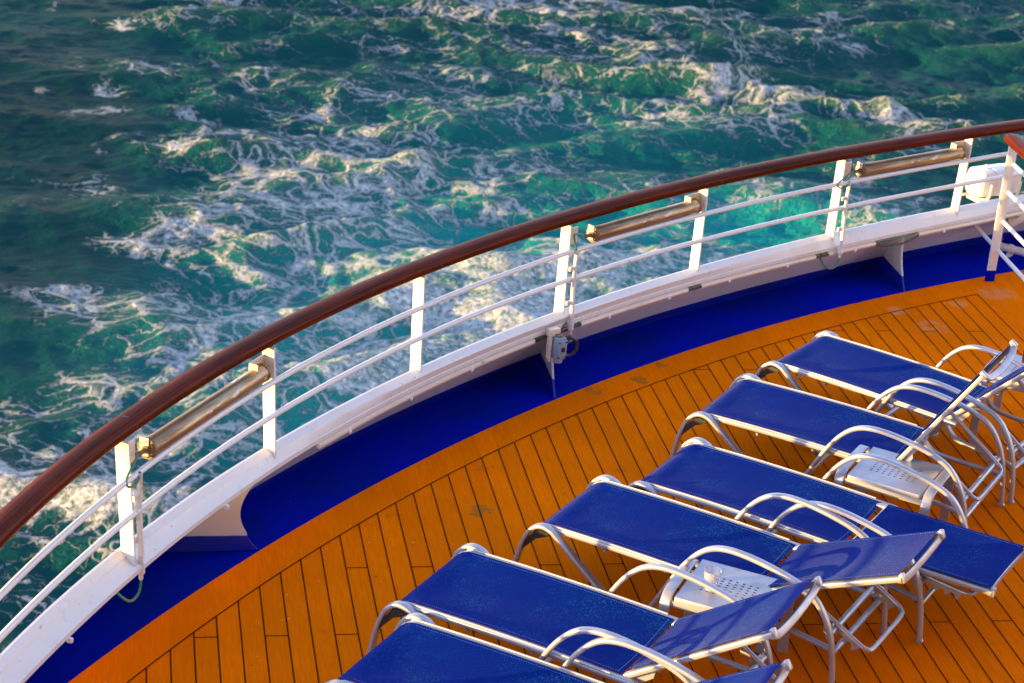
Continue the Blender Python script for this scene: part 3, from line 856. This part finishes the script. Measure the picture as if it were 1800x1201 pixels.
wx = X + 2.2 * (fbm(X * .12, Y * .12, 3, 31) - .5) * 2; wy = Y + 2.2 * (fbm(X * .12 + 9, Y * .12, 3, 37) - .5) * 2
def crestwave(lam, dx, dy, amp, seed):
    k = 2 * math.pi / lam; l = math.hypot(dx, dy)
    ph = k * (wx * dx + wy * dy) / l + 5 * fbm(X * .10 + seed, Y * .10, 3, seed)
    a = np.abs(np.sin(ph / 2)); sharp = (1 - np.sqrt(a * a + .02)) - .36
    return amp * sharp * (.25 + 1.5 * vnoise(X * .22 + 3 * seed, Y * .22, seed + 7))
swell = crestwave(7.0, .30, 1, .46, 11) + crestwave(4.1, -.42, 1, .30, 12) + crestwave(2.3, .12, 1, .17, 13)
rip = .10 * (ridged(wx * .55, wy * .95, 4, 3, .5) - .5) + .09 * (ridged(X * 1.2 + Y * .2, Y * 2.1, 3, 9, .5) - .5)
turb = .34 * (fbm(wx * .26, wy * .30, 2, 41) - .5) + .34 * (ridged(wx * .50, wy * .62, 5, 51, .56) - .5) + .18 * (fbm(X * 1.5, Y * 1.9, 4, 61, .6) - .5)
H = swell * (.35 + .75 * wake) + rip + wake * turb
# larger churned crests
crest = .75 * gblob(17.3, 60.0, 2.6, 1.0, -.5) + .8 * gblob(22.5, 53.2, 4.2, .9, -.62) + .5 * gblob(27, 53.5, 2.5, .8, -.6) + .4 * gblob(20, 56.5, 3, .8, -.6) + .45 * gblob(24.5, 52.5, .9, .7)
crest *= .46 * (.3 + 1.4 * ridged(wx * .8, wy * .8, 4, 71, .6))
H = (H + crest) * fade
dens = wake * (.34 + .26 * (fbm(wx * .16, wy * .16, 3, 81) - .5) * 2)
dens += .42 * gblob(7.5, 31, 5.5, 6.5) + .40 * gblob(12.5, 37.5, 4.8, 3.0, .1) + .30 * gblob(14, 40, 3, 1.8) + .25 * gblob(20.5, 42.5, 2.6, 1.6)
dens += .22 * gblob(6.0, 43, 3.5, 6) + .20 * gblob(10, 47, 4, 3, -.3) + .18 * gblob(14, 52, 6, 2, -.2) + .12 * gblob(1.5, 32, 2.2, 8)
dens += .38 * gblob(22.5, 53.0, 4.8, .8, -.62) + .28 * gblob(17.3, 60, 2.6, .9, -.5) + .30 * gblob(26.5, 50.5, 2.2, .7, -.6) + .22 * gblob(14, 65, 6, 2, .1) + .25 * gblob(24.6, 52, .8, .8)
dens += .08 * gblob(10.5, 36.5, 5.0, 2.6, .25)
flk = fbm(X * 1.15, Y * .85, 3, 93); dens += (1 - wake) * sst(X, -5.5, -2.0) * .36 * sst(flk, .60, .80)
dens -= .20 * gblob(17.6, 42.3, 2.6, 1.1, .1) + .16 * gblob(9.5, 40.5, 2.2, 1.6) + .12 * gblob(7, 58, 3, 2) + .14 * gblob(30, 58, 6, 5)
dens += .22 * gblob(-2.0, 26.5, 2.6, 3.0) + .10 * gblob(-1.0, 33, 2.2, 5)
for x, y, r in ((-2.6, 25.6, 1.2), (-3.0, 29.5, .9), (-.9, 50.6, .9), (-1.2, 43.6, 1.1), (-1.2, 35.5, 1.3), (1.1, 47.2, .9), (.2, 55, .9), (-.6, 53, .6), (1.2, 40.3, .8), (-.2, 39.6, .8), (-1.0, 31.0, .9), (-.3, 60.5, .7)):
    dens += .55 * gblob(x, y, r, r * .8)
turq = np.clip(.95 * gblob(17.3, 42.0, 4.5, 2.2, .1) + 1.0 * gblob(13, 38, 6.5, 3.6, .2) + .95 * gblob(7.5, 31, 6, 6) + .55 * gblob(8, 42, 4, 5) + .35 * gblob(4, 34, 3, 8) + .3 * gblob(14, 50, 7, 5), 0, 1)
dens *= fade
nx, ny = X.shape
idx = np.arange(nx * ny).reshape(nx, ny)
quads = np.stack([idx[:-1, :-1], idx[1:, :-1], idx[1:, 1:], idx[:-1, 1:]], -1).reshape(-1, 4)
me = bpy.data.meshes.new('sea')
me.vertices.add(nx * ny); me.vertices.foreach_set('co', np.stack([X, Y, H + ZS], -1).astype(np.float32).ravel())
me.loops.add(len(quads) * 4); me.loops.foreach_set('vertex_index', quads.ravel().astype(np.int32))
me.polygons.add(len(quads)); me.polygons.foreach_set('loop_start', (np.arange(len(quads)) * 4).astype(np.int32))
me.polygons.foreach_set('use_smooth', np.ones(len(quads), dtype=bool))
me.update(calc_edges=True); me.validate()
for nm, arr in (('foam_density', dens), ('aeration', turq), ('wave_height', H), ('wake', wake * fade)):
    at = me.attributes.new(nm, 'FLOAT', 'POINT'); at.data.foreach_set('value', arr.astype(np.float32).ravel())
def mat_sea():
    m, nt, b = new_mat('sea_water'); n = N(nt); p = n.vmath('MULTIPLY', n.geo(), (1, 1, 0))
    dens = n.attr('foam_density'); aer = n.attr('aeration'); hgt = n.attr('wave_height'); wk = n.attr('wake')
    half = (.5, .5, .5)
    def warp(scale, det, amp): return n.vmath('SCALE', n.vmath('SUBTRACT', n.noise(p, scale, det, .55, 0, True), half), scale=amp)
    q = n.vmath('ADD', n.vmath('ADD', p, warp(.33, 2, 3.4)), warp(1.5, 3, .95))
    q = n.vmath('MULTIPLY', q, (.72, 1.0, 0))
    fine = n.noise(n.vmath('ADD', p, warp(4, 2, .2)), 7.5, 5, .7)
    brk = n.noise(n.vmath('MULTIPLY', p, (.7, 1, 0)), .62, 4, .6)
    D = n.math('ADD', dens, n.math('MULTIPLY', n.math('SUBTRACT', brk, .5), 1.15))
    D = n.math('SUBTRACT', n.math('ADD', D, n.math('MULTIPLY', hgt, .25)), .12)
    Dc = n.math('MAXIMUM', D, 0.0)
    jag = n.math('MULTIPLY', n.math('SUBTRACT', fine, .44), .30)
    def lace(v, scale, w0, wd):
        e = n.math('ADD', n.voro(v, scale, 'DISTANCE_TO_EDGE'), jag)
        w = n.math('MAXIMUM', n.math('ADD', w0, n.math('MULTIPLY', Dc, wd)), .002)
        return n.math('SUBTRACT', 1.0, n.step(n.math('DIVIDE', e, w), .35, 1.0))
    l1 = lace(q, .62, .012, .15); l2 = lace(n.vmath('ADD', q, (31, 7, 0)), 1.55, -.004, .20); l3 = lace(n.vmath('ADD', q, (5, 71, 0)), 3.6, -.045, .19)
    L = n.math('MAXIMUM', n.math('MAXIMUM', l1, n.math('MULTIPLY', l2, .85)), n.math('MULTIPLY', l3, .55))
    froth = n.step(n.math('ADD', fine, n.math('MULTIPLY', Dc, .42)), .74, 1.0)
    L = n.math('MAXIMUM', L, froth)
    foam = n.math('MULTIPLY', L, n.step(D, .02, .40))
    foam = n.math('MULTIPLY', foam, n.step(fine, .28, .60))
    thin = n.step(D, .15, .95)
    deep = n.mix(n.step(n.noise(p, .11, 3), .35, .68), (.0035, .030, .032), (.0060, .044, .043))
    mid = n.mix(wk, deep, (.0060, .056, .056))
    wcol = n.mix(n.math('MULTIPLY', aer, .9), mid, (.012, .24, .215))
    wcol = n.mix(n.math('MULTIPLY', thin, .16), wcol, (.012, .19, .17))
    wcol = n.mix(n.math('MULTIPLY', n.math('MULTIPLY', n.step(hgt, .10, .75), wk), .35), wcol, (.045, .120, .035))
    col = n.mix(foam, wcol, (.93, .92, .92))
    setp(n, b, Base_Color=col, Roughness=n.math('ADD', n.math('MULTIPLY', foam, .5), .36), IOR=1.05)
    rp = n.math('ADD', n.noise(n.vmath('MULTIPLY', p, (1, 1.8, 0)), 1.5, 4, .62), n.math('MULTIPLY', n.noise(n.vmath('MULTIPLY', p, (1, 1.7, 0)), 5.0, 4, .65), .40))
    h = n.math('ADD', n.math('MULTIPLY', rp, n.math('ADD', .20, n.math('MULTIPLY', wk, .12))), n.math('MULTIPLY', n.math('MULTIPLY', foam, n.math('ADD', fine, .3)), .30))
    n.put(b.inputs['Normal'], n.bump(h, 1.0, .8))
    return m
me.materials.append(mat_sea())
sea = bpy.data.objects.new('sea', me); COL.objects.link(sea); tag(sea, kind='structure')

# ------------------------------------------------------------------ light
SUN_EL = rad(4.6); sdir = Vector((-.994, -.10, 0)).normalized()
sv = Vector((sdir.x * math.cos(SUN_EL), sdir.y * math.cos(SUN_EL), math.sin(SUN_EL)))
w = bpy.data.worlds.new('World'); S.world = w; w.use_nodes = True
nt = w.node_tree; bg = nt.nodes['Background']; sky = nt.nodes.new('ShaderNodeTexSky'); sky.sky_type = 'NISHITA'
sky.sun_disc = False; sky.sun_elevation = SUN_EL; sky.sun_rotation = math.atan2(sdir.x, sdir.y) % (2 * PI)
sky.air_density = 1.0; sky.dust_density = 0; sky.ozone_density = 2.0
wb = nt.nodes.new('ShaderNodeMix'); wb.data_type = 'RGBA'; wb.blend_type = 'MULTIPLY'; wb.inputs[0].default_value = 1
wb.inputs[7].default_value = (1.35, 1.0, 1.05, 1)          # white balance of the daylight
nt.links.new(sky.outputs[0], wb.inputs[6]); nt.links.new(wb.outputs[2], bg.inputs[0]); bg.inputs[1].default_value = .15
sl = bpy.data.lights.new('sun', 'SUN'); sl.energy = 2.1; sl.angle = rad(.5); sl.color = (1.0, .62, .15)
so = bpy.data.objects.new('sun', sl); COL.objects.link(so); so.rotation_euler = (-sv).to_track_quat('-Z', 'Y').to_euler()

# ------------------------------------------------------------------ camera
cam = bpy.data.cameras.new('camera'); co = bpy.data.objects.new('camera', cam); COL.objects.link(co); S.camera = co
cam.sensor_width = 36; cam.lens = 72.66; cam.clip_end = 12000; cam.clip_start = .1
yaw, pit, rol = .19915533, .39826509, .08351145
fwd = Vector((math.sin(yaw) * math.cos(pit), math.cos(yaw) * math.cos(pit), -math.sin(pit)))
rt = Vector((math.cos(yaw), -math.sin(yaw), 0)); up = rt.cross(fwd)
r2 = rt * math.cos(rol) + up * math.sin(rol); u2 = -rt * math.sin(rol) + up * math.cos(rol)
mw = Matrix((r2, u2, -fwd)).transposed().to_4x4(); mw.translation = Vector((.0254132, -9.9, 5.5927028))
co.matrix_world = mw
cam.dof.use_dof = True; cam.dof.focus_distance = 12.2; cam.dof.aperture_fstop = 4.2

S.view_settings.view_transform = 'Standard'; S.view_settings.look = 'None'
S.view_settings.exposure = 3.0; S.view_settings.gamma = 1
